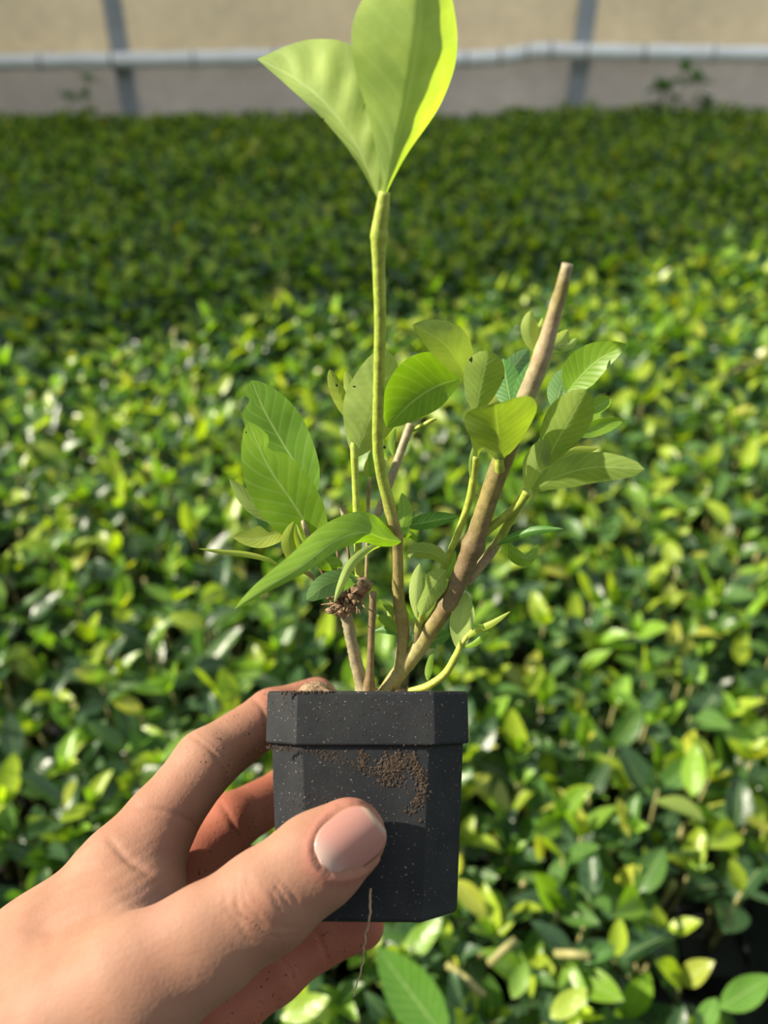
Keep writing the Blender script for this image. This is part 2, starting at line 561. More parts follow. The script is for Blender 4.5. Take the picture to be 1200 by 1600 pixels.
LABEL = 'small glossy green potted plant packed among others in the near bed'
for (_, _, x, y) in near:
    lr = random.Random(int((x + 9) * 10007) * 31 + int((y + 9) * 10007))
    s, rz = plant_xform(x, y, lr)
    di = lr.randrange(NDES)
    root = empty('potted_plant', (x, y, 0))
    root.rotation_euler = (0, 0, rz)
    tag(root, LABEL, 'plant', 'young plants in the near bed')
    po = bpy.data.objects.new('pot', bedpot_mesh); COL.objects.link(po); po.parent = root; po.rotation_euler = (0, 0, -rz)
    so = bpy.data.objects.new('stems', stem_meshes[di]); COL.objects.link(so); so.parent = root; so.scale = (1, 1, s)
    for (m, kind, young) in DESIGNS[di][1]:
        lo = bpy.data.objects.new('leaf', hi_mesh[kind]); COL.objects.link(lo); lo.parent = root
        mm = m.copy(); t = mm.to_translation(); mm.translation = Vector((t.x, t.y, t.z * s))
        lo.matrix_basis = mm @ Matrix.Rotation(lr.uniform(-.25, .25), 4, 'Z') @ Matrix.Rotation(lr.uniform(-.2, .2), 4, 'X')
        c = leaf_colour(lr, young); lo.color = (*c, 1)

bpy.context.view_layer.update()
near_roots = [o for o in COL.objects if o.name.startswith('potted_plant')]
def nearest_root(p):
    return min(near_roots, key=lambda o: (o.location.x - p[0]) ** 2 + (o.location.y - p[1]) ** 2)
def extra_leaf(b, t, zb, zt, col, kind=0, roll=0.0):
    p, q = on_plane_z(*b, zb), on_plane_z(*t, zt)
    root = nearest_root(p); d = q - p; L = float(np.linalg.norm(d))
    az = math.atan2(d[1], d[0]) - math.pi / 2; el = math.asin(d[2] / L)
    lo = bpy.data.objects.new('leaf', hi_mesh[kind]); COL.objects.link(lo); lo.parent = root
    lo.matrix_basis = root.matrix_world.inverted() @ leaf_matrix(Vector(p), az, el, roll, L); lo.color = (*col, 1)
for a in (((700, 1630), (588, 1478), .190, .205, (.11, .27, .03), 2, -.3), ((1125, 1575), (1205, 1525), .19, .20, (.13, .30, .04), 2, .3), ((1120, 1560), (1088, 1625), .19, .18, (.12, .28, .04), 2, .2),
          ((1082, 1245), (1090, 1160), .20, .225, (.24, .42, .04), 2, -.5), ((1100, 1285), (1022, 1240), .20, .205, (.22, .30, .06), 1, .2), ((1215, 1300), (1158, 1285), .20, .21, (.50, .50, .05), 2, .2),
          ((975, 1290), (965, 1245), .21, .225, (.46, .48, .05), 0, .3), ((970, 1285), (985, 1310), .21, .205, (.44, .47, .05), 0, 0), ((960, 1480), (915, 1500), .19, .19, (.08, .2, .05), 3, 0),
          ((710, 1375), (762, 1435), .20, .19, (.42, .46, .05), 0, .2), ((705, 1370), (722, 1330), .20, .22, (.42, .46, .05), 2, .2), ((845, 1345), (835, 1300), .20, .22, (.44, .48, .05), 2, .2),
          ((440, 1590), (520, 1560), .19, .2, (.3, .44, .05), 2, .2), ((860, 1590), (920, 1545), .19, .2, (.36, .46, .06), 2, .1), ((800, 1560), (825, 1500), .18, .19, (.2, .36, .05), 0, .1)):
    extra_leaf(*a)
for (a, b, z) in (((764, 1506), (806, 1468), .178), ((868, 1490), (922, 1494), .178), ((700, 1508), (757, 1556), .165), ((1110, 600), (1190, 560), .19)):
    p, q = on_plane_z(*a, z), on_plane_z(*b, z + .012)
    root = nearest_root(p)
    v, f = tube_geo([p, (p + q) / 2 + (0, 0, .001), q], [.0028, .003, .0026], 8)
    mi = root.matrix_world.inverted()
    mesh_obj('cut_stub', [mi @ Vector(w) for w in v], f, M_BEDSTEM, root)
    root['label'] = 'young bed plant with a bare tan cut twig lying across its leaves'; root['group'] = 'young plants with a cut twig'

# the rest of the bed: one mass of foliage
Vs, Fs, Cs = [], [], []
off = 0
for (_, _, x, y) in far:
    lr = random.Random(int((x + 9) * 10007) * 31 + int((y + 9) * 10007))
    s, rz = plant_xform(x, y, lr)
    di = lr.randrange(NDES)
    R0 = Matrix.Translation((x, y, 0)) @ Matrix.Rotation(rz, 4, 'Z')
    for (m, kind, young) in DESIGNS[di][1]:
        mm = m.copy(); t = mm.to_translation(); mm.translation = Vector((t.x, t.y, t.z * s))
        M = np.array(R0 @ mm)
        V, F, UV = LO[kind]
        W = V @ M[:3, :3].T + M[:3, 3]
        Vs.append(W); Fs.append(F + off); off += len(V)
        Cs.append(np.broadcast_to(np.array(leaf_colour(lr, young)), (len(V), 3)))
bed = big_mesh('plant_bed', np.vstack(Vs), np.vstack(Fs), M_FARLEAF, cols=np.vstack(Cs))
tag(bed, 'dense mass of young green plants filling the far bed toward the curtain wall', 'foliage', kind='stuff')

# weeds growing up the skirt sheet
def weed(px0, px1, py_top, n, label, seed):
    lr = random.Random(seed)
    base = wall_pt((px0 + px1) / 2, 200, WALL_Y - 0.16); base = np.array([base[0], WALL_Y - 0.16, 0.0])
    root = tag(empty('weed', base), label, 'weed', None)
    for k in range(n):
        px = lr.uniform(px0, px1); py = lr.uniform(py_top, 165)
        p = wall_pt(px, py, WALL_Y - 0.16 + lr.uniform(-0.03, 0.0)) - base
        v, f = tube_geo(catmull([(p[0] * 0.4, 0, 0.0), (p[0] * 0.8, p[1], p[2] * 0.6), tuple(p)], 6), 0.003, 5)
        st = mesh_obj('stem', v, f, M_BEDSTEM, root)
        for j in range(6):
            V, F, UV = LO[lr.randrange(5)]
            M = np.array(leaf_matrix(Vector(p), lr.uniform(0, 6.28), lr.uniform(-0.2, 0.8), 0, lr.uniform(0.05, 0.085)))
            lf = mesh_obj('leaf', V @ M[:3, :3].T + M[:3, 3], F, M_FARLEAF, st, cols=np.broadcast_to(np.array((0.09, 0.22, 0.07)), (len(V), 3)))
weed(1005, 1120, 112, 11, 'leafy dark green weed climbing the grey plastic skirt', 3)
weed(105, 150, 118, 3, 'thin sparse green weed at the skirt near a wall post', 5)

# ------------------------------------------------------------------ held pot: frame in camera space (metres)
D = 0.21
K = D / 0.27
POT_W, POT_C, POT_HT, LIP_H = 0.0736 * K, 0.0126 * K, 0.0759 * K, 0.0183 * K
yrim = (1080 - 800) / FPX
ax_u = np.array([0, 1, -yrim]); ax_u /= np.linalg.norm(ax_u)        # pot axis, up
ax_a = np.array([0, -yrim, -1]); ax_a /= np.linalg.norm(ax_a)       # away from the viewer
ax_r = np.array([1.0, 0, 0])
yaw = math.radians(-1.5)
ax_r, ax_a = ax_r * math.cos(yaw) + ax_a * math.sin(yaw), ax_a * math.cos(yaw) - ax_r * math.sin(yaw)
front_c = np.array([(571 - 600) / FPX * D, -yrim * D, -D])
POT_O = front_c + ax_a * POT_W / 2                                   # centre of the rim plane
POT_B = np.stack([ax_r, ax_a, ax_u], 1)                              # local x right, y away, z up
def pot2w(p):
    return c2w(np.asarray(p) @ POT_B.T + POT_O)
ROOT_W = pot2w(np.array([0, 0, -POT_HT]))
held = tag(empty('held_potted_plant', ROOT_W), 'leafy cutting in a dark grey octagonal pot held up in the hand', 'plant')
def loc(w):
    return np.asarray(w) - ROOT_W

BOT_W, BOT_C = 0.0633 * K, 0.0126 * K
def wz(z):  # body width at local height z (below the lip)
    t = (-z - LIP_H) / (POT_HT - LIP_H)
    return (POT_W - 0.0030) * (1 - t) + BOT_W * t
rings = [oct_ring(BOT_W - 0.002, BOT_C - 0.0005, -POT_HT), oct_ring(BOT_W, BOT_C, -POT_HT + 0.0008),
         oct_ring(wz(-LIP_H), POT_C, -LIP_H - 0.0002), oct_ring(POT_W - 0.0004, POT_C, -LIP_H), oct_ring(POT_W, POT_C, -LIP_H + 0.0005),
         oct_ring(POT_W, POT_C, -0.0006), oct_ring(POT_W - 0.0008, POT_C, 0.0), oct_ring(POT_W - 0.0026, POT_C - 0.0005, 0.0),
         oct_ring(POT_W - 0.0036, POT_C - 0.0008, -0.008)]
v, f = rings_geo(rings, True, False)
pot = mesh_obj('pot', loc(pot2w(np.array(v))), f, M_POT, held, smooth=False)
pot['label'] = 'dark grey octagonal plastic pot with a collar'
bv = pot.modifiers.new('bevel', 'BEVEL'); bv.width = 0.0004; bv.segments = 2; bv.limit_method = 'ANGLE'; bv.angle_limit = math.radians(25)

# soil
n = 44
V, F = [], []
for j in range(n):
    for i in range(n):
        x = (i / (n - 1) - 0.5) * (POT_W - 0.004); y = (j / (n - 1) - 0.5) * (POT_W - 0.004)
        m = max(0, abs(x) + abs(y) - (POT_W - 0.004 - POT_C))
        x -= math.copysign(m / 2, x); y -= math.copysign(m / 2, y)
        z = -0.0032 + 0.0022 * mnoise.noise(Vector((x * 300, y * 300, 0))) + 0.0012 * mnoise.noise(Vector((x * 900, y * 900, 4)))
        z += 0.0062 * math.exp(-(((x + 0.0165) / 0.007) ** 2 + ((y + 0.002) / 0.010) ** 2))
        z += 0.0035 * math.exp(-(((x - 0.006) / 0.012) ** 2 + ((y - 0.001) / 0.012) ** 2))
        V.append((x, y, z))
for j in range(n - 1):
    for i in range(n - 1):
        F.append((j * n + i, j * n + i + 1, (j + 1) * n + i + 1, (j + 1) * n + i))
soil = mesh_obj('soil', loc(pot2w(np.array(V))), F, M_SOIL, held)

# soil crumbs stuck on the front face
def face_pt(px, py):
    """pixel -> local pot coords on the front face"""
    d = np.array([(px - 600) / FPX, (800 - py) / FPX, -1.0])
    for it in range(3):
        z = -0.02 if it == 0 else z
        w = POT_W if z > -LIP_H else wz(z)
        o = POT_O - ax_a * w / 2
        t = o.dot(ax_a) / d.dot(ax_a)
        z = (d * t - POT_O).dot(ax_u)
    p = d * t - POT_O
    return np.array([p.dot(ax_r), -(POT_W if z > -LIP_H else wz(z)) / 2, z])
cr = random.Random(5)
CV, CF = [], []
ICO_V = None
import bmesh
bm = bmesh.new(); bmesh.ops.create_icosphere(bm, subdivisions=1, radius=1.0)
ICO_V = np.array([v.co[:] for v in bm.verts]); ICO_F = [tuple(v.index for v in f.verts) for f in bm.faces]; bm.free()
def crumb(p, r):
    b = len(CV)
    q = ICO_V * (1 + 0.35 * (rng.random((len(ICO_V), 1)) - 0.5)) * r * np.array([cr.uniform(.7, 1.4), 0.7, cr.uniform(.7, 1.3)])
    for w in q: CV.append(p + w)
    for ff in ICO_F: CF.append(tuple(i + b for i in ff))
def strand(pts, num, spread, r0, r1):
    P = catmull(pts, 60)
    for _ in range(num):
        q = P[cr.randrange(60)]
        crumb(face_pt(q[0] + cr.gauss(0, spread), q[1] + cr.gauss(0, spread)), cr.uniform(r0, r1))
strand([(418, 1168), (470, 1172), (540, 1176)], 150, 2.2, .00008, .00032)
strand([(500, 1175), (540, 1190), (590, 1205)], 170, 4, .00010, .00035)
strand([(598, 1218), (610, 1198), (626, 1188)], 420, 8, .00012, .00055)
strand([(640, 1180), (655, 1205), (660, 1235), (645, 1270)], 330, 5.5, .00010, .00048)
strand([(565, 1172), (568, 1200)], 80, 4, .0001, .0004)
strand([(600, 1216), (640, 1222)], 60, 5, .0001, .0004)
strand([(430, 1200), (560, 1240), (660, 1180)], 170, 26, .00006, .00024)
strand([(430, 1110), (560, 1120), (670, 1110)], 200, 20, .00006, .00026)
strand([(480, 1240), (520, 1260)], 60, 16, .00008, .00025)
strand([(440, 1083), (470, 1082), (520, 1081)], 60, 1.2, .00015, .0005)
strand([(600, 1168), (680, 1166)], 40, 2, .0001, .0003)
crumbs = mesh_obj('dirt_crumbs', loc(pot2w(np.array(CV))), CF, M_CRUMB, pot, smooth=False)
crumbs['kind'] = 'stuff'; crumbs['label'] = 'dark soil crumbs stuck on the pot'
# hanging root strand
P = catmull([np.append(c, 1) for c in [at(579, 1388, 0.197), at(577, 1430, 0.1955), at(570, 1470, 0.197), at(566, 1505, 0.198), at(560, 1530, 0.198), at(551, 1558, 0.197)]], 30)[:, :3]
P[1:-1] += rng.normal(0, 0.00012, (28, 3))
v, f = tube_geo(loc(P), np.linspace(0.00035, 0.00018, 30), 6)
mesh_obj('root', v, f, M_ROOT, pot)['label'] = 'thin dry root hanging below the pot'

# ------------------------------------------------------------------ stems and leaves of the held plant
GREEN = (0.31, 0.40, 0.05); OLIVE = (0.22, 0.185, 0.06); BROWN = (0.17, 0.125, 0.058); TAN = (0.34, 0.275, 0.155); PALE = (0.28, 0.26, 0.10); GREY = (0.29, 0.255, 0.155)

def stem(pts, parent=None, name='stem', sides=12, nodes=(), n=40, bumps=0.03):
    """pts: (px, py, depth, radius in px, colour)"""
    A = []
    for (px, py, d, r, c) in pts:
        w = loc(at(px, py, d)); A.append([*w, r / FPX * d, *c])
    A = catmull(A, n)
    R = np.maximum(A[:, 3], 1e-5).copy()
    for (t, k, s) in nodes:
        R *= 1 + k * np.exp(-((np.linspace(0, 1, n) - t) / s) ** 2)
    v, f = tube_geo(A[:, :3], R, sides, bumps, seed=len(pts) * 7 + int(pts[0][0]))
    C = np.repeat(np.clip(A[:, 4:7], 0, 1), sides, 0); C = np.vstack([C, C[:1], C[-1:] * 0.8])
    return mesh_obj(name, v, f, M_STEM, parent or held, cols=C)

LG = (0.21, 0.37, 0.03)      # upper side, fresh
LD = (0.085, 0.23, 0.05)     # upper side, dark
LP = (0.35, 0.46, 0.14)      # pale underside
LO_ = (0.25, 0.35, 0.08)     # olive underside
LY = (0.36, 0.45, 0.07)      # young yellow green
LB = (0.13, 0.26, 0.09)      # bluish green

def leaf(mid, wl, wr, col, parent, fold=0.2, roll=0.0, peak=0.5, sharp=0.75, wave=0.03, notch=(), n=22, m=6, veinamp=0.008, curl=0.0, tipround=1.0):
    """mid: (px, py, depth) along the midrib from base to tip; wl / wr: half widths in px left and right of travel.
    fold > 0: margins bend away from the viewer; roll turns the blade about its midrib."""
    Q = catmull([loc(at(*p)) for p in mid], n)
    dep = catmull([[p[2]] for p in mid], n)[:, 0]
    T = np.gradient(Q, axis=0); T /= np.linalg.norm(T, axis=1)[:, None]
    V, UV, C = [], [], []
    lr = random.Random(int(mid[0][0] * 13 + mid[-1][1]))
    ph = lr.uniform(0, 6)
    for i in range(n):
        t = i / (n - 1)
        view = CAMPOS - (Q[i] + ROOT_W); view /= np.linalg.norm(view)
        S = np.cross(view, T[i]); S /= np.linalg.norm(S)      # left of travel as seen by the viewer
        N = np.cross(T[i], S); N /= np.linalg.norm(N)
        if N.dot(view) < 0: N = -N
        cr_, sr_ = math.cos(roll), math.sin(roll)
        S, N = S * cr_ + N * sr_, N * cr_ - S * sr_
        tt = t ** (math.log(0.5) / math.log(peak))
        prof = max(0.0, math.sin(math.pi * tt)) ** sharp
        if t > 0.5 and tipround != 1.0: prof = prof ** tipround
        prof = max(prof, 0.03 if t < 0.2 else 0.0)
        for j in range(-m, m + 1):
            u = j / m
            w = (wl if u < 0 else wr) / FPX * dep[i] * prof
            for (side, t0, dt, depth) in notch:
                if (side < 0) == (u < 0): w *= 1 - depth * math.exp(-((t - t0) / dt) ** 2)
            a = abs(u) * w
            fo = fold[0 if u < 0 else 1] if isinstance(fold, tuple) else fold
            ang = fo * (0.55 + 0.45 * abs(u))
            lat = a * math.cos(ang); dn = -a * math.sin(ang)
            dn += wave * w * abs(u) * math.sin(11 * t + ph + (2 if u < 0 else 0)) + veinamp * w * math.sin(38 * (t - 0.2 * abs(u))) * (1 - abs(u)) * abs(u) * 3
            dn += curl * w * u * u
            p = Q[i] + (S if u < 0 else -S) * lat + N * dn
            V.append(p); UV.append((u, t)); C.append(col)
    k = 2 * m + 1; F = []
    for i in range(n - 1):
        for j in range(k - 1):
            F.append((i * k + j, (i + 1) * k + j, (i + 1) * k + j + 1, i * k + j + 1))
    return mesh_obj('leaf', V, F, M_UNDER if col in (LP, LO_) else M_LEAF, parent, cols=np.array(C), uvs=UV)

# tall shoot with the big leaves on top
s1 = stem([(616, 1076, .236, 9, OLIVE), (625, 1037, .235, 9, PALE), (630, 985, .233, 10, OLIVE), (623, 937, .231, 9.5, OLIVE), (620, 850, .226, 9, OLIVE), (616, 825, .224, 10, OLIVE), (606, 780, .221, 9.5, (.28, .33, .05)),
           (596, 740, .217, 9, GREEN), (590, 690, .212, 8.5, GREEN), (592, 600, .203, 9, GREEN), (594, 500, .193, 9.5, GREEN), (592, 420, .186, 10, GREEN), (592, 368, .182, 12, GREEN), (597, 330, .179, 11, GREEN), (601, 300, .177, 9, GREEN)],
          nodes=((0.30, 0.22, 0.012), (0.18, 0.25, 0.01), (0.86, 0.18, 0.012)), n=90)
leaf([(598, 318, .178), (617, 230, .174), (637, 150, .170), (652, 60, .166), (657, -30, .163), (650, -100, .161)], 106, 205, LP, s1, fold=(0.12, 1.3), roll=-0.06, peak=0.62, sharp=0.95, wave=0.05, veinamp=0.03, n=30, m=8)
leaf([(594, 318, .179), (560, 235, .181), (510, 165, .184), (458, 122, .188), (402, 92, .192)], 22, 100, LP, s1, fold=(-0.5, 0.25), roll=0.1, peak=0.52, sharp=0.95, wave=0.06, veinamp=0.06, n=30, m=8)
# leaves from the node at (620, 840)
leaf([(628, 846, .224), (600, 842, .219), (565, 832, .212), (520, 848, .203), (470, 885, .195), (410, 922, .190), (366, 952, .187)], 16, 38, LG, s1, fold=(0.5, 0.3), roll=0.25, peak=0.36, sharp=0.8, n=30)
leaf([(606, 848, .222), (575, 858, .216), (548, 882, .211), (532, 915, .208), (522, 942, .206)], 9, 8, LP, s1, fold=0.5, peak=0.5)
leaf([(620, 838, .228), (640, 835, .232), (652, 846, .235)], 6, 6, LG, s1, fold=0.4)

# thick woody stem
s2 = stem([(600, 1084, .237, 12, PALE), (625, 1050, .236, 13, PALE), (650, 1018, .234, 13.5, PALE), (676, 978, .231, 14, OLIVE), (700, 942, .228, 14.5, BROWN), (722, 895, .225, 15, BROWN), (740, 850, .221, 16, BROWN), (758, 795, .216, 15, OLIVE), (778, 738, .210, 16, OLIVE),
           (800, 680, .204, 16, OLIVE), (820, 625, .198, 15, GREY), (845, 562, .191, 14, TAN), (862, 505, .186, 12, TAN), (876, 455, .182, 10.5, OLIVE), (887, 412, .179, 9, GREY)],
          nodes=((0.28, 0.2, 0.012), (0.425, 0.22, 0.012), (0.80, 0.12, 0.012)), n=90, sides=14)
# side shoots of the thick stem
s2a = stem([(742, 848, .222, 8, OLIVE), (760, 830, .220, 7, GREEN), (785, 810, .217, 6.5, GREEN), (810, 788, .213, 7, GREEN), (824, 768, .210, 8, GREEN)])
s2b = stem([(728, 912, .230, 7, TAN), (750, 885, .228, 8, TAN), (768, 862, .226, 8, TAN), (785, 835, .223, 7, GREEN), (800, 808, .220, 6.5, GREEN), (816, 780, .216, 6.5, GREEN)])
s2c = stem([(668, 945, .233, 4, GREEN), (686, 905, .233, 4.5, PALE), (697, 877, .232, 5, GREEN), (717, 830, .229, 5.5, GREEN), (733, 783, .225, 6, GREEN), (740, 745, .221, 6, GREEN), (744, 712, .217, 6, GREEN)])
s2d = stem([(648, 1020, .234, 6, BROWN), (652, 995, .232, 6.5, BROWN), (657, 963, .230, 6.5, GREEN), (667, 943, .228, 6, GREEN), (690, 923, .226, 5.5, GREEN), (700, 905, .225, 3, GREEN)])
s2e = stem([(640, 1080, .232, 5, LY), (668, 1072, .229, 6, LY), (695, 1053, .226, 6, LY), (712, 1026, .223, 6, LY), (722, 1005, .221, 5, LY), (738, 985, .219, 3, LY)])
s2f = stem([(781, 735, .206, 8, GREEN), (780, 722, .204, 7, GREEN), (778, 700, .202, 5, GREEN)])

# leaves of the thick stem's crown
leaf([(737, 604, .210), (716, 566, .205), (690, 534, .201), (645, 507, .198)], 26, 36, LP, s2c, fold=(0.4, 0.1), roll=0.1, peak=0.55)
leaf([(718, 592, .214), (682, 604, .212), (645, 628, .212), (604, 668, .214)], 32, 66, LG, s2c, fold=(0.15, -0.55), roll=0.05, peak=0.48, sharp=0.7)
leaf([(744, 645, .200), (750, 606, .197), (757, 575, .194), (762, 548, .192)], 31, 34, LO_, s2f, fold=0.25, peak=0.55, sharp=0.5)
leaf([(780, 722, .203), (779, 690, .198), (776, 660, .192), (774, 632, .186)], 52, 72, LO_, s2f, fold=(0.25, 0.45), roll=0.0, peak=0.62, sharp=0.55, wave=0.06)
leaf([(744, 715, .217), (745, 690, .212), (741, 660, .207), (738, 640, .204)], 10, 14, LP, s2c, fold=0.2)
leaf([(738, 760, .222), (737, 725, .218), (742, 690, .214)], 5, 9, LP, s2c, fold=0.3)
leaf([(785, 600, .222), (800, 575, .225), (826, 545, .230)], 16, 24, LB, s2, fold=0.2, sharp=0.6)
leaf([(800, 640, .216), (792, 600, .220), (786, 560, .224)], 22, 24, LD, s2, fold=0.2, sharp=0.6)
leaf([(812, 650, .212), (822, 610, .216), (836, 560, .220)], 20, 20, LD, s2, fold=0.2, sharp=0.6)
leaf([(852, 728, .204), (870, 690, .200), (893, 650, .195), (917, 608, .190)], 37, 36, LO_, s2a, fold=(0.2, 0.35), roll=0.1, peak=0.58, sharp=0.6)
leaf([(886, 612, .212), (905, 590, .210), (935, 562, .206), (981, 538, .202)], 34, 26, LG, s2a, fold=-0.25, roll=-0.2, peak=0.48, sharp=0.8)
leaf([(868, 640, .214), (876, 605, .216), (888, 574, .218)], 20, 22, LB, s2a, fold=0.2, sharp=0.6)
leaf([(890, 640, .214), (895, 612, .214), (880, 578, .214)], 16, 18, LB, s2a, fold=0.2, sharp=0.6)
leaf([(900, 660, .215), (925, 640, .216), (955, 622, .217)], 16, 16, LG, s2a, fold=-0.3, sharp=0.6)
leaf([(895, 680, .212), (930, 668, .214), (974, 655, .215)], 12, 15, LG, s2a, fold=-0.3, sharp=0.6)
leaf([(824, 766, .210), (833, 740, .206), (842, 715, .203), (851, 686, .200)], 21, 19, LP, s2a, fold=0.15, peak=0.55, sharp=0.6)
leaf([(832, 768, .208), (870, 745, .203), (930, 730, .197), (1007, 733, .192)], 25, 27, LO_, s2a, fold=(0.2, 0.25), roll=0.15, peak=0.58, sharp=0.55)
leaf([(840, 762, .213), (868, 728, .213), (900, 706, .213), (935, 700, .213)], 9, 12, LY, s2a, fold=0.2)
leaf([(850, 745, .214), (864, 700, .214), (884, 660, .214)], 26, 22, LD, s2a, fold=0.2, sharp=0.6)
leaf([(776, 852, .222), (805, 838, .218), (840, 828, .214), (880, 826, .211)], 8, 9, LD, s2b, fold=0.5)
leaf([(784, 838, .226), (800, 860, .228), (822, 872, .230), (842, 848, .232)], 8, 14, LG, s2b, fold=0.2)
leaf([(845, 556, .192), (832, 532, .190), (826, 508, .188), (829, 486, .187)], 14, 15, LP, s2, fold=0.3, sharp=0.6)
leaf([(856, 548, .196), (872, 535, .198), (888, 515, .200)], 13, 13, LY, s2, fold=0.3, sharp=0.6)
leaf([(846, 552, .193), (844, 525, .194), (848, 496, .195)], 8, 9, LY, s2, fold=0.3, sharp=0.6)
leaf([(866, 545, .197), (888, 540, .199), (902, 528, .200)], 8, 8, LP, s2, fold=0.3)

# shoots around the foot of the thick stem
leaf([(700, 885, .229), (680, 866, .227), (650, 862, .226), (640, 872, .225)], 12, 16, LO_, s2d, fold=0.4, sharp=0.6)
leaf([(697, 890, .227), (684, 905, .223), (668, 930, .221), (658, 962, .220)], 20, 22, LO_, s2d, fold=0.3, sharp=0.65)
leaf([(656, 880, .225), (652, 905, .222), (650, 935, .221), (652, 968, .221)], 10, 12, LP, s2d, fold=0.3, sharp=0.7)
leaf([(690, 915, .230), (702, 890, .232), (712, 860, .234)], 7, 8, LG, s2d, fold=0.2)
leaf([(657, 965, .231), (648, 990, .231), (650, 1012, .232)], 6, 6, LB, s2d, fold=0.2)
leaf([(718, 1018, .222), (720, 985, .224), (724, 955, .226), (727, 925, .228)], 19, 19, LP, s2e, fold=-0.15, sharp=0.65)
leaf([(727, 1000, .220), (745, 985, .217), (770, 973, .214), (798, 955, .211)], 5, 6, LY, s2e, fold=0.3)
leaf([(722, 1012, .221), (742, 1004, .218), (762, 985, .216), (742, 975, .215)], 4, 7, LG, s2e, fold=0.3)
leaf([(668, 1064, .230), (670, 1045, .231), (677, 1014, .232)], 6, 6, LG, s2e, fold=0.2)
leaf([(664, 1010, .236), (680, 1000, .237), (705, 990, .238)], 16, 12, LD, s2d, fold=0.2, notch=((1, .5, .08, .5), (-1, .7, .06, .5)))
leaf([(630, 985, .235), (614, 958, .237), (592, 936, .238)], 5, 7, LG, s1, fold=0.3)
leaf([(628, 990, .236), (606, 974, .238), (588, 960, .240)], 7, 9, LG, s1, fold=0.3)
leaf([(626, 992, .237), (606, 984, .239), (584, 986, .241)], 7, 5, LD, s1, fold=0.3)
leaf([(622, 992, .237), (612, 968, .239), (603, 948, .241)], 4, 6, LY, s1, fold=0.3)

# stump with its knot, and the dead twig
s3 = stem([(570, 1084, .238, 11, GREY), (563, 1060, .237, 10.5, GREY), (552, 1015, .235, 9.5, GREY), (544, 975, .233, 9.5, GREY), (537, 945, .232, 10, TAN)], nodes=((0.1, .25, .06),), bumps=0.07, n=50)
s4 = stem([(577, 1084, .234, 10, TAN), (577, 1068, .233, 9, BROWN), (578, 1050, .232, 6.5, BROWN), (580, 1000, .230, 5.5, BROWN), (583, 925, .227, 5.5, BROWN)], bumps=0.06, n=40)
kr = random.Random(4)
V, F = [], []
lumps = [(538, 938, 13), (550, 925, 12), (562, 914, 11), (545, 912, 8), (526, 945, 9), (532, 926, 8), (540, 954, 9), (564, 930, 8)]
for _ in range(46):
    a = kr.uniform(0, 6.28); q = kr.random() ** .6
    lumps.append((541 + 30 * q * math.cos(a), 933 + 25 * q * math.sin(a) - 0.35 * 30 * q * math.cos(a), kr.uniform(2.5, 6.5)))
for (px, py, r) in lumps:
    c = loc(at(px, py, .2305 + kr.uniform(-.0025, .0025))); rr = r / FPX * .232
    b = len(V)
    bm = bmesh.new(); bmesh.ops.create_icosphere(bm, subdivisions=2, radius=1.0)
    st_ = np.array([kr.uniform(.6, 1.7), kr.uniform(.6, 1.3), kr.uniform(.6, 1.5)])
    for vv in bm.verts:
        p = np.array(vv.co[:]); k = 1 + 0.5 * mnoise.noise(Vector(p * 1.9 + px)) + 0.55 * mnoise.noise(Vector(p * 5 + py))
        V.append(c + p * st_ * rr * k)
    for ff in bm.faces: F.append(tuple(v.index + b for v in ff.verts))
    bm.free()
for k in range(44):
    a = kr.uniform(0, 6.28); l_ = kr.uniform(20, 38); p0 = at(540 + 12 * math.cos(a), 935 + 12 * math.sin(a), .2305); p1 = at(538 + l_ * math.cos(a + .3), 937 + l_ * .8 * math.sin(a + .3), .2305 + kr.uniform(-.005, .003))
    v, f = tube_geo(catmull([loc(p0), loc((p0 + p1) / 2) + rng.normal(0, .0007, 3), loc(p1)], 6), np.array([.0007, .0006, .0005, .0004, .0003, .0001]) * kr.uniform(.5, 1), 5)
    b = len(V); V += list(v); F += [tuple(i + b for i in q) for q in f]
knot = mesh_obj('knot', V, F, M_BARK, s3); knot['label'] = 'gnarled brown knot on top of the cut stump'

# upright green shoot from the knot
s5 = stem([(563, 915, .232, 8, OLIVE), (561, 890, .231, 6.5, GREEN), (558, 820, .229, 6, GREEN), (555, 750, .227, 5.5, GREEN), (553, 705, .225, 6, GREEN), (549, 670, .226, 3.5, GREEN), (543, 640, .227, 2, LY)])
leaf([(554, 715, .225), (573, 665, .223), (588, 615, .221), (602, 543, .219)], 47, 47, LP, s5, fold=(0.15, 0.2), roll=0.05, peak=0.56, sharp=0.62, veinamp=0.06, wave=0.04)
leaf([(544, 655, .227), (535, 628, .226), (524, 602, .225), (515, 577, .224)], 13, 11, LY, s5, fold=0.2, sharp=0.6, veinamp=0.08)
leaf([(545, 640, .229), (546, 610, .230), (540, 580, .231)], 9, 11, LY, s5, fold=0.2, sharp=0.6)
# thin twig with tiny buds
s6 = stem([(572, 905, .236, 3, OLIVE), (574, 860, .236, 3, PALE), (575, 800, .235, 3, PALE), (576, 762, .234, 3.5, BROWN), (577, 745, .234, 3, GREEN)])
leaf([(576, 750, .234), (572, 735, .233), (574, 716, .232)], 4, 4, LY, s6, fold=0.3)
leaf([(577, 750, .235), (582, 725, .235), (590, 695, .236)], 3, 3, LG, s6, fold=0.3)
leaf([(577, 748, .235), (586, 738, .235), (596, 728, .235)], 3, 3, LG, s6, fold=0.3)
leaf([(577, 750, .236), (577, 722, .237), (580, 700, .238)], 4, 4, LG, s6, fold=0.3)
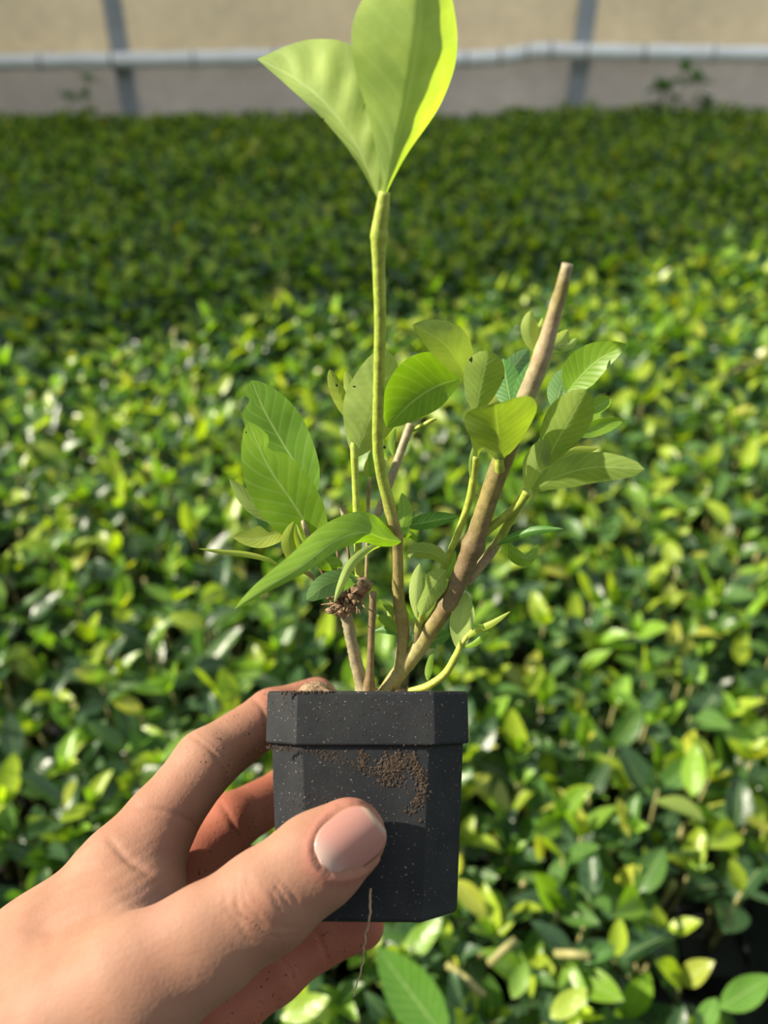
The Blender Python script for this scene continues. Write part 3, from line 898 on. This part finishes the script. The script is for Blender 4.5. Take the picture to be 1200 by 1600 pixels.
# grey twig behind the tall shoot
s7 = stem([(575, 835, .240, 5, GREY), (590, 803, .240, 6, GREY), (612, 745, .240, 6.5, GREY), (628, 700, .240, 6.5, GREY), (642, 662, .240, 7, GREY)], bumps=0.05)
s7b = stem([(643, 672, .240, 3, GREEN), (660, 665, .239, 3.5, GREEN), (672, 658, .238, 3, LY), (682, 654, .238, 1.5, LY)])
leaf([(614, 712, .241), (612, 690, .242), (618, 668, .243)], 6, 6, LG, s7, fold=0.2)
leaf([(605, 720, .241), (598, 705, .242), (600, 680, .243)], 5, 6, LG, s7, fold=0.2)
# leaves behind the tall shoot
leaf([(618, 840, .232), (628, 820, .234), (632, 795, .236), (628, 770, .238)], 12, 14, LG, s1, fold=0.2, sharp=0.7)
leaf([(612, 838, .234), (604, 822, .236), (592, 806, .238)], 12, 12, LG, s1, fold=0.2, sharp=0.7)
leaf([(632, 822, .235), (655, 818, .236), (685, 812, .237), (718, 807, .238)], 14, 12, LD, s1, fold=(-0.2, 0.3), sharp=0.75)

# thin brown twigs on the left with the pair of big leaves
s8 = stem([(537, 960, .232, 4, BROWN), (520, 925, .229, 4, BROWN), (503, 890, .226, 4, BROWN), (488, 852, .223, 4, BROWN), (476, 822, .221, 4.5, GREY), (473, 813, .221, 3, TAN)])
leaf([(496, 868, .224), (483, 828, .222), (455, 782, .219), (420, 730, .216), (387, 658, .214)], 56, 48, LG, s8, fold=(0.12, -0.2), roll=-0.25, peak=0.55, sharp=0.72, notch=((1, .84, .035, .6),), n=40, wave=0.04)
leaf([(484, 800, .228), (470, 742, .228), (440, 690, .228), (412, 640, .227), (393, 594, .226)], 42, 48, (0.15, 0.30, 0.03), s8, fold=(0.05, -0.2), roll=-0.1, peak=0.56, sharp=0.66, notch=((-1, .86, .035, .5),), n=40)
leaf([(468, 822, .224), (430, 806, .223), (392, 786, .222), (358, 748, .221)], 15, 17, LP, s8, fold=0.2, sharp=0.7)
leaf([(452, 832, .226), (430, 835, .225), (400, 842, .224), (364, 839, .223)], 17, 21, LY, s8, fold=-0.2, roll=0.2, sharp=0.7, notch=((1, .42, .09, .75),), n=34)
s8b = stem([(522, 940, .232, 3.5, GREEN), (500, 915, .229, 4, PALE), (480, 895, .226, 4, PALE), (452, 887, .223, 3, GREEN), (436, 884, .222, 2.5, GREEN)])
leaf([(443, 888, .222), (420, 874, .220), (385, 865, .218), (345, 861, .216), (309, 857, .214)], 6, 7, LY, s8b, fold=0.6, roll=0.5)
leaf([(466, 893, .225), (458, 868, .223), (452, 842, .221), (460, 814, .219)], 14, 10, LY, s8b, fold=0.3, sharp=0.7)
leaf([(484, 872, .222), (474, 860, .220), (466, 840, .219), (462, 818, .219)], 8, 7, LY, s8b, fold=-0.4, sharp=0.7)
leaf([(536, 884, .228), (522, 880, .226), (508, 882, .224), (494, 880, .223)], 11, 12, LG, s8, fold=0.2, sharp=0.55)
leaf([(560, 907, .226), (535, 905, .222), (505, 916, .218), (479, 938, .215)], 21, 19, LB, s8, fold=0.2, roll=0.15, sharp=0.6)
s9 = stem([(548, 915, .236, 3, BROWN), (546, 880, .236, 2.5, BROWN), (540, 830, .236, 2.5, BROWN), (537, 800, .236, 5, GREY), (536, 790, .236, 4, BROWN)], sides=8)
s9b = stem([(530, 915, .236, 2.5, BROWN), (528, 870, .236, 2, BROWN), (522, 825, .236, 3, GREY), (520, 815, .236, 3, BROWN)], sides=8)

# ------------------------------------------------------------------ the hand: one continuous skin surface
def cs(px, py, d):   # camera space, millimetres
    return np.array([(px - 600) / FPX * d, (800 - py) / FPX * d, -d]) * 1000.0
HR = 0.75
LOB = np.array([-205.0, -255.0, -300.0]); HIB = np.array([12.0, -48.0, -150.0])
dims = np.ceil((HIB - LOB) / HR).astype(int)
GX, GY, GZ = [LOB[i] + HR * np.arange(dims[i], dtype=np.float32) for i in range(3)]

def roundcone(P, a, b, ra, rb, sc):
    """distance to a tapering capsule; sc squashes depth"""
    pa = P - a; ba = b - a
    h = np.clip((pa @ ba) / ba.dot(ba), 0, 1)
    q = pa - h[..., None] * ba
    return np.sqrt((q * q * sc).sum(-1)) - (ra + (rb - ra) * h)

def smin(a, b, k):
    h = np.maximum(k - np.abs(a - b), 0) / k
    return np.minimum(a, b) - h * h * k * 0.25

def chain(D_, joints, k, sc=(1, 1, 1)):
    sc = np.array(sc, dtype=np.float32)
    for (p, q) in zip(joints[:-1], joints[1:]):
        a, ra = cs(*p[:3]), p[3]; b, rb = cs(*q[:3]), q[3]
        lo = np.minimum(a - ra, b - rb) - 14; hi = np.maximum(a + ra, b + rb) + 14
        i0 = np.clip(((lo - LOB) / HR).astype(int), 0, dims); i1 = np.clip(((hi - LOB) / HR).astype(int) + 1, 0, dims)
        if np.any(i1 <= i0): continue
        sl = tuple(slice(i0[i], i1[i]) for i in range(3))
        P = np.stack(np.meshgrid(GX[sl[0]], GY[sl[1]], GZ[sl[2]], indexing='ij'), -1)
        d = roundcone(P, a.astype(np.float32), b.astype(np.float32), ra, rb, sc).astype(np.float32)
        D_[sl] = smin(D_[sl], d, k)
    return D_

def blank(): return np.full(tuple(dims), 40.0, dtype=np.float32)

THUMB = [(30, 1690, .190, 19), (120, 1615, .186, 18.5), (215, 1540, .185, 15.5), (320, 1473, .187, 12.6), (415, 1408, .190, 11.8), (495, 1345, .193, 11.0), (545, 1307, .1948, 9.6)]
INDEX = [(185, 1368, .222, 11.5), (250, 1285, .230, 10.6), (322, 1190, .240, 9.6), (425, 1118, .260, 8.6), (494, 1092, .272, 7.6)]
MIDDLE = [(215, 1450, .236, 11.0), (300, 1350, .250, 10), (360, 1285, .262, 9.3), (450, 1235, .284, 8.5), (520, 1210, .284, 7.5)]
RING = [(240, 1530, .240, 11.0), (320, 1445, .252, 10), (385, 1370, .263, 9.0), (480, 1340, .281, 8.2), (540, 1330, .279, 7.2)]
LITTLE = [(285, 1640, .226, 10.5), (360, 1572, .238, 9.4), (432, 1520, .247, 8.6), (500, 1470, .256, 8.0), (566, 1447, .259, 7.4)]
PALM = [
    [(-140, 1760, .205, 24), (46, 1525, .212, 14.5), (185, 1368, .222, 11.5)],
    [(-120, 1790, .210, 24), (90, 1590, .222, 14), (215, 1450, .234, 11.5)],
    [(-100, 1820, .215, 24), (120, 1660, .228, 14), (240, 1530, .238, 11.5)],
    [(-80, 1850, .215, 24), (150, 1740, .226, 15), (285, 1640, .226, 11)],
    [(-140, 1790, .198, 25), (30, 1690, .190, 19)],
    [(-110, 1800, .208, 25), (-300, 2010, .208, 25), (-560, 2330, .212, 29)],
    [(-110, 1800, .208, 25), (-240, 2050, .222, 23), (-520, 2370, .226, 27)],
]
palm = blank()
for ch in PALM: chain(palm, ch, 16)
# the first web, a thin fold between thumb and index
chain(palm, [(90, 1520, .203, 13), (190, 1462, .206, 9), (245, 1418, .214, 4.5)], 14)
chain(palm, [(190, 1462, .206, 9), (236, 1370, .222, 5)], 12)
thumb = chain(blank(), THUMB, 5, (1, 1, 1.45))
tot = smin(palm, thumb, 11)
for fing in (INDEX, MIDDLE, RING, LITTLE):
    g = chain(blank(), fing, 3)
    tot = np.minimum(tot, 60); g = smin(palm, g, 9)
    tot = smin(tot, g, 1.6)
del palm, thumb, g

# press the hand against the pot
PO = POT_O * 1000
P = np.stack(np.meshgrid(GX, GY, GZ, indexing='ij'), -1) - PO.astype(np.float32)
lx = np.abs(P @ ax_r.astype(np.float32)); ly = np.abs(P @ ax_a.astype(np.float32)); lz = P @ ax_u.astype(np.float32)
del P
half = np.where(lz > -LIP_H * 1000, POT_W * 500, 0)
tz = np.clip((-lz - LIP_H * 1000) / ((POT_HT - LIP_H) * 1000), 0, 1)
half = np.maximum(half, (POT_W * 500 - 1.5) * (1 - tz) + BOT_W * 500 * tz)
dp = np.maximum(np.maximum(lx, ly) - half, (lx + ly - (2 * half - POT_C * 1000)) * 0.7071)
dp = np.maximum(dp, np.maximum(lz, -lz - POT_HT * 1000))
tot = np.maximum(tot, -(dp - 0.15))
del lx, ly, lz, half, tz, dp

for ax in range(3):
    for e_ in (0, -1):
        sl = [slice(None)] * 3; sl[ax] = e_; tot[tuple(sl)] = 1.0

def surface_nets(Fd):
    s = Fd < 0
    nx, ny, nz = Fd.shape
    cnt = np.zeros((nx - 1, ny - 1, nz - 1), dtype=np.int8)
    cor = [(a, b, c) for a in (0, 1) for b in (0, 1) for c in (0, 1)]
    for (a, b, c) in cor: cnt += s[a:nx - 1 + a, b:ny - 1 + b, c:nz - 1 + c]
    ci = np.argwhere((cnt > 0) & (cnt < 8))
    idx = np.full((nx - 1, ny - 1, nz - 1), -1, dtype=np.int32)
    idx[ci[:, 0], ci[:, 1], ci[:, 2]] = np.arange(len(ci))
    vals = np.stack([Fd[ci[:, 0] + a, ci[:, 1] + b, ci[:, 2] + c] for (a, b, c) in cor], 1)
    acc = np.zeros((len(ci), 3)); num = np.zeros(len(ci))
    for i in range(8):
        for j in range(i + 1, 8):
            if sum(abs(np.array(cor[i]) - np.array(cor[j]))) != 1: continue
            fa, fb = vals[:, i], vals[:, j]
            m = (fa < 0) != (fb < 0)
            t = fa[m] / (fa[m] - fb[m])
            acc[m] += np.array(cor[i]) + t[:, None] * (np.array(cor[j]) - np.array(cor[i])); num[m] += 1
    V = (ci + acc / num[:, None]) * HR + LOB
    quads = []
    for ax in range(3):
        sl0 = [slice(None)] * 3; sl1 = [slice(None)] * 3
        sl0[ax] = slice(0, -1); sl1[ax] = slice(1, None)
        d = s[tuple(sl0)] != s[tuple(sl1)]
        e = np.argwhere(d)
        b, c = (ax + 1) % 3, (ax + 2) % 3
        ok = (e[:, b] > 0) & (e[:, c] > 0) & (e[:, b] < Fd.shape[b] - 1) & (e[:, c] < Fd.shape[c] - 1)
        e = e[ok]
        q = []
        for (db, dc) in ((-1, -1), (0, -1), (0, 0), (-1, 0)):
            k = e.copy(); k[:, b] += db; k[:, c] += dc
            q.append(idx[k[:, 0], k[:, 1], k[:, 2]])
        q = np.stack(q, 1)
        inside = s[e[:, 0], e[:, 1], e[:, 2]]
        q[~inside] = q[~inside][:, ::-1]
        quads.append(q)
    return V, np.vstack(quads)

HV, HF = surface_nets(tot)
lab = np.arange(len(HV))
for _ in range(2000):
    m = lab[HF].min(1); new = lab.copy()
    for k in range(4): np.minimum.at(new, HF[:, k], m)
    new = new[new]
    if np.array_equal(new, lab): break
    lab = new
main = np.bincount(lab).argmax()
HF = HF[lab[HF[:, 0]] == main]
used = np.unique(HF); remap = np.full(len(HV), -1); remap[used] = np.arange(len(used))
HV = HV[used]; HF = remap[HF]

def vnormals(V, Fq):
    N = np.zeros_like(V)
    fn = np.cross(V[Fq[:, 2]] - V[Fq[:, 0]], V[Fq[:, 3]] - V[Fq[:, 1]])
    for k in range(4): np.add.at(N, Fq[:, k], fn)
    return N / (np.linalg.norm(N, axis=1)[:, None] + 1e-9)

def smooth_mesh(V, Fq, it, lam=0.5):
    e = np.vstack([Fq[:, [0, 1]], Fq[:, [1, 2]], Fq[:, [2, 3]], Fq[:, [3, 0]]])
    deg = np.bincount(e[:, 0], minlength=len(V)) + 0.0
    for _ in range(it):
        S = np.stack([np.bincount(e[:, 0], weights=V[e[:, 1], k], minlength=len(V)) for k in range(3)], 1)
        V = V + lam * (S / np.maximum(deg, 1)[:, None] - V)
    return V
HV = smooth_mesh(HV, HF, 4)
HN = vnormals(HV, HF)

# --- surface detail: creases, knuckle folds, tendons (displacement along the normal)
def px_of(V):
    d = -V[:, 2]
    return 600 + FPX * V[:, 0] / d, 800 - FPX * V[:, 1] / d
PX, PY = px_of(HV)
disp = np.zeros(len(HV))
facing = (HN * (-HV / np.linalg.norm(HV, axis=1)[:, None])).sum(1) > -0.1
def near_chain(ch, tol=6.0):
    best = np.full(len(HV), 1e9)
    for p, q in zip(ch[:-1], ch[1:]):
        a, b = cs(*p[:3]), cs(*q[:3])
        pa = HV - a; ba = b - a
        h = np.clip((pa @ ba) / ba.dot(ba), 0, 1)
        r = p[3] + (q[3] - p[3]) * h
        best = np.minimum(best, np.linalg.norm(pa - h[:, None] * ba, axis=1) - r)
    return best
dT, dI, dM, dRg, dL = [near_chain(c) for c in (THUMB, INDEX, MIDDLE, RING, LITTLE)]
own = np.argmin(np.stack([dT, dI, dM, dRg, dL], 1), 1)
def crease(which, pts, depth, width):
    """a fold along a pixel polyline on the visible side of one finger"""
    C = catmull(pts, 40)
    d = np.full(len(HV), 1e9)
    m = facing & (own == which)
    idxs = np.nonzero(m)[0]
    dd = np.sqrt((PX[idxs, None] - C[None, :, 0]) ** 2 + (PY[idxs, None] - C[None, :, 1]) ** 2)
    tmin = dd.argmin(1); fade = np.sin(np.pi * np.clip((tmin + 2) / 43, 0, 1)) ** 0.5
    disp[idxs] -= depth * fade * np.exp(-(dd.min(1) / width) ** 2)
# thumb knuckle: oval pad with curved folds
ax_t = np.array([0.78, -0.62]); pe_t = np.array([0.62, 0.78])
U = (PX - 412) * ax_t[0] + (PY - 1412) * ax_t[1]; W_ = (PX - 412) * pe_t[0] + (PY - 1412) * pe_t[1]
mk = facing & (own == 0)
rr = np.sqrt((U / 42) ** 2 + (W_ / 38) ** 2)
disp += np.where(mk, 0.75 * np.exp(-(rr / 0.9) ** 2), 0)
for k, (u0, dep_, bend) in enumerate(((-36, .75, .004), (-22, .5, .005), (-52, .4, .003), (20, .5, -.004), (33, .6, -.005), (46, .4, -.005), (2, .3, 0.0), (-8, .3, .003))):
    disp -= np.where(mk, dep_ * np.exp(-((U - u0 - bend * W_ ** 2 * 2 - 3 * np.sin(W_ * .1 + k)) / 3.6) ** 2) * np.exp(-((W_ - 6) / 42) ** 2), 0)
# finger creases
crease(1, [(300, 1150), (330, 1172), (352, 1205), (358, 1240)], .55, 4.5)
crease(1, [(312, 1146), (342, 1170), (360, 1196)], .25, 3.5)
crease(1, [(395, 1090), (412, 1110), (420, 1150)], .4, 4)
crease(1, [(215, 1262), (262, 1268), (300, 1285), (312, 1300)], .6, 5)
crease(1, [(170, 1310), (198, 1342), (230, 1362)], .6, 6)
crease(2, [(345, 1255), (362, 1282), (372, 1310)], .45, 4.5)
crease(3, [(352, 1340), (372, 1360), (384, 1390)], .45, 4.5)
crease(4, [(490, 1448), (505, 1480), (512, 1505)], .5, 4.5)
crease(4, [(432, 1490), (452, 1512), (462, 1540)], .5, 4.5)
crease(4, [(440, 1485), (462, 1508), (472, 1530)], .25, 3.5)
# fine wrinkles over the web and back of the hand
wr = np.sin((PX * .5 + PY * .86) * .42 + 3 * np.sin(PX * .021) + 2 * np.sin(PY * .03)) * np.exp(-(((PX - 150) / 120) ** 2 + ((PY - 1400) / 90) ** 2))
disp += np.where(facing, 0.07 * wr, 0)
# nail bed groove
NB = np.array([502.0, 1350.0]); NL, NWH = 112.0, 45.0
un = (PX - NB[0]) * ax_t[0] + (PY - NB[1]) * ax_t[1]; wn = (PX - NB[0]) * pe_t[0] + (PY - NB[1]) * pe_t[1]
e = np.sqrt(((un - 62) / 70) ** 2 + (wn / (NWH + 6)) ** 2)
disp += np.where(mk & (un < 75), 0.32 * np.exp(-((e - 1.08) / .10) ** 2), 0)
disp -= np.where(mk & (e < 1.0), 0.35, 0)
HV2 = HV + HN * disp[:, None]
HN2 = vnormals(HV2, HF)

# --- skin colour, with a light glow painted into the back fingers
tint = np.tile(np.array([0.50, 0.285, 0.19]), (len(HV), 1))
def blend(mask, c):
    global tint
    tint = tint * (1 - mask[:, None]) + np.array(c) * mask[:, None]
toviewer = -HV / np.linalg.norm(HV, axis=1)[:, None]
blend(0.65 * np.exp(-(((PX - 300) / 75) ** 2 + ((PY - 1330) / 85) ** 2)) * (own != 0), (0.46, 0.20, 0.135))       # inner side of the hand
blend(0.8 * np.isin(own, (2, 3, 4)) * (PX > 280), (0.52, 0.165, 0.10))  # red of light shining through the fingers, painted into the tint
blend(0.6 * (own == 1) * np.clip((PX - 340) / 90, 0, 1), (0.52, 0.22, 0.145))                                       # fingertips
blend(0.45 * mk * np.exp(-(rr / 1.0) ** 2), (0.53, 0.25, 0.165))                                                      # knuckle
blend(0.55 * mk * np.exp(-((e - 1.1) / .22) ** 2), (0.52, 0.20, 0.155))                                               # round the nail
blend(0.35 * (own == 0) * np.exp(-(((PX - 235) / 40) ** 2 + ((PY - 1400) / 50) ** 2)), (0.44, 0.23, 0.20))
dirt = np.where(np.isin(own, (1, 2, 3, 4)) & (PX > 230), 0.85, 0.0) * np.clip((PX - 230) / 120, 0, 1) + 0.12
tint *= np.array([0.57, 0.555, 0.55])
hv_w = c2w(HV2 / 1000)
wrist = c2w(cs(-140, 1790, .205) / 1000)
hand = big_mesh('person', hv_w - wrist, HF, M_SKIN, cols=tint.astype(np.float32))
hand.location = tuple(wrist)
da = hand.data.attributes.new('dirt', 'FLOAT', 'POINT')
da.data.foreach_set('value', dirt.astype(np.float32))
tag(hand, 'bare left hand gripping the dark pot, thumb in front and fingers behind', 'person')

# --- thumb nail: curved plate following the thumb
sel = np.nonzero(mk & (np.abs(wn) < NWH + 40) & (un > -30))[0]
def surf_depth(px, py):
    """depth of the thumb's skin under a pixel"""
    d2 = (PX[sel] - px) ** 2 + (PY[sel] - py) ** 2
    near_ = np.argsort(d2)[:12]
    w = 1 / (d2[near_] + 4)
    return (-(HV[sel[near_], 2]) * w).sum() / w.sum()
nu, nv = 17, 22
V, F, C = [], [], []
ref = [surf_depth(*(NB + ax_t * NL * t)) for t in np.linspace(0, 1, nv)]
ref = np.array(ref)
kk = np.polyfit(np.linspace(0, 1, nv)[:18], ref[:18], 2); ref = np.polyval(kk, np.linspace(0, 1, nv))
for i in range(nv):
    t = i / (nv - 1)
    hw = NWH * (max(0.0, 1 - (1 - min(t / 0.42, 1)) ** 2.2)) ** (1 / 2.2)
    if t > 0.62: hw *= max(0.0, 1 - ((t - 0.62) / 0.42) ** 2.4) ** 0.5
    for j in range(nu):
        u = (j / (nu - 1) - 0.5) * 2
        q = NB + ax_t * NL * t + pe_t * hw * u
        d = ref[i] + 2.9 * (hw * u / NWH) ** 2 - 0.35 + 0.5 * max(0, 0.12 - t) / 0.12
        
        V.append(c2w(cs(q[0], q[1], d / 1000) / 1000) - wrist)
        lun = math.exp(-((t - 0.02) / 0.2) ** 2 - (u * hw / NWH * 0.9) ** 2)
        c = np.array([0.56, 0.27, 0.215]) * (1 - lun) + np.array([0.66, 0.49, 0.42]) * lun
        if t > 0.93: c = np.array([0.55, 0.38, 0.27])
        C.append(c * 0.62)
for i in range(nv - 1):
    for j in range(nu - 1):
        F.append((i * nu + j, i * nu + j + 1, (i + 1) * nu + j + 1, (i + 1) * nu + j))
nail = mesh_obj('thumb_nail', V, F, M_NAIL, hand, cols=np.array(C))
so = nail.modifiers.new('solid', 'SOLIDIFY'); so.thickness = 0.0004; so.offset = 0
nail['label'] = 'pink thumb nail with pale crescent'
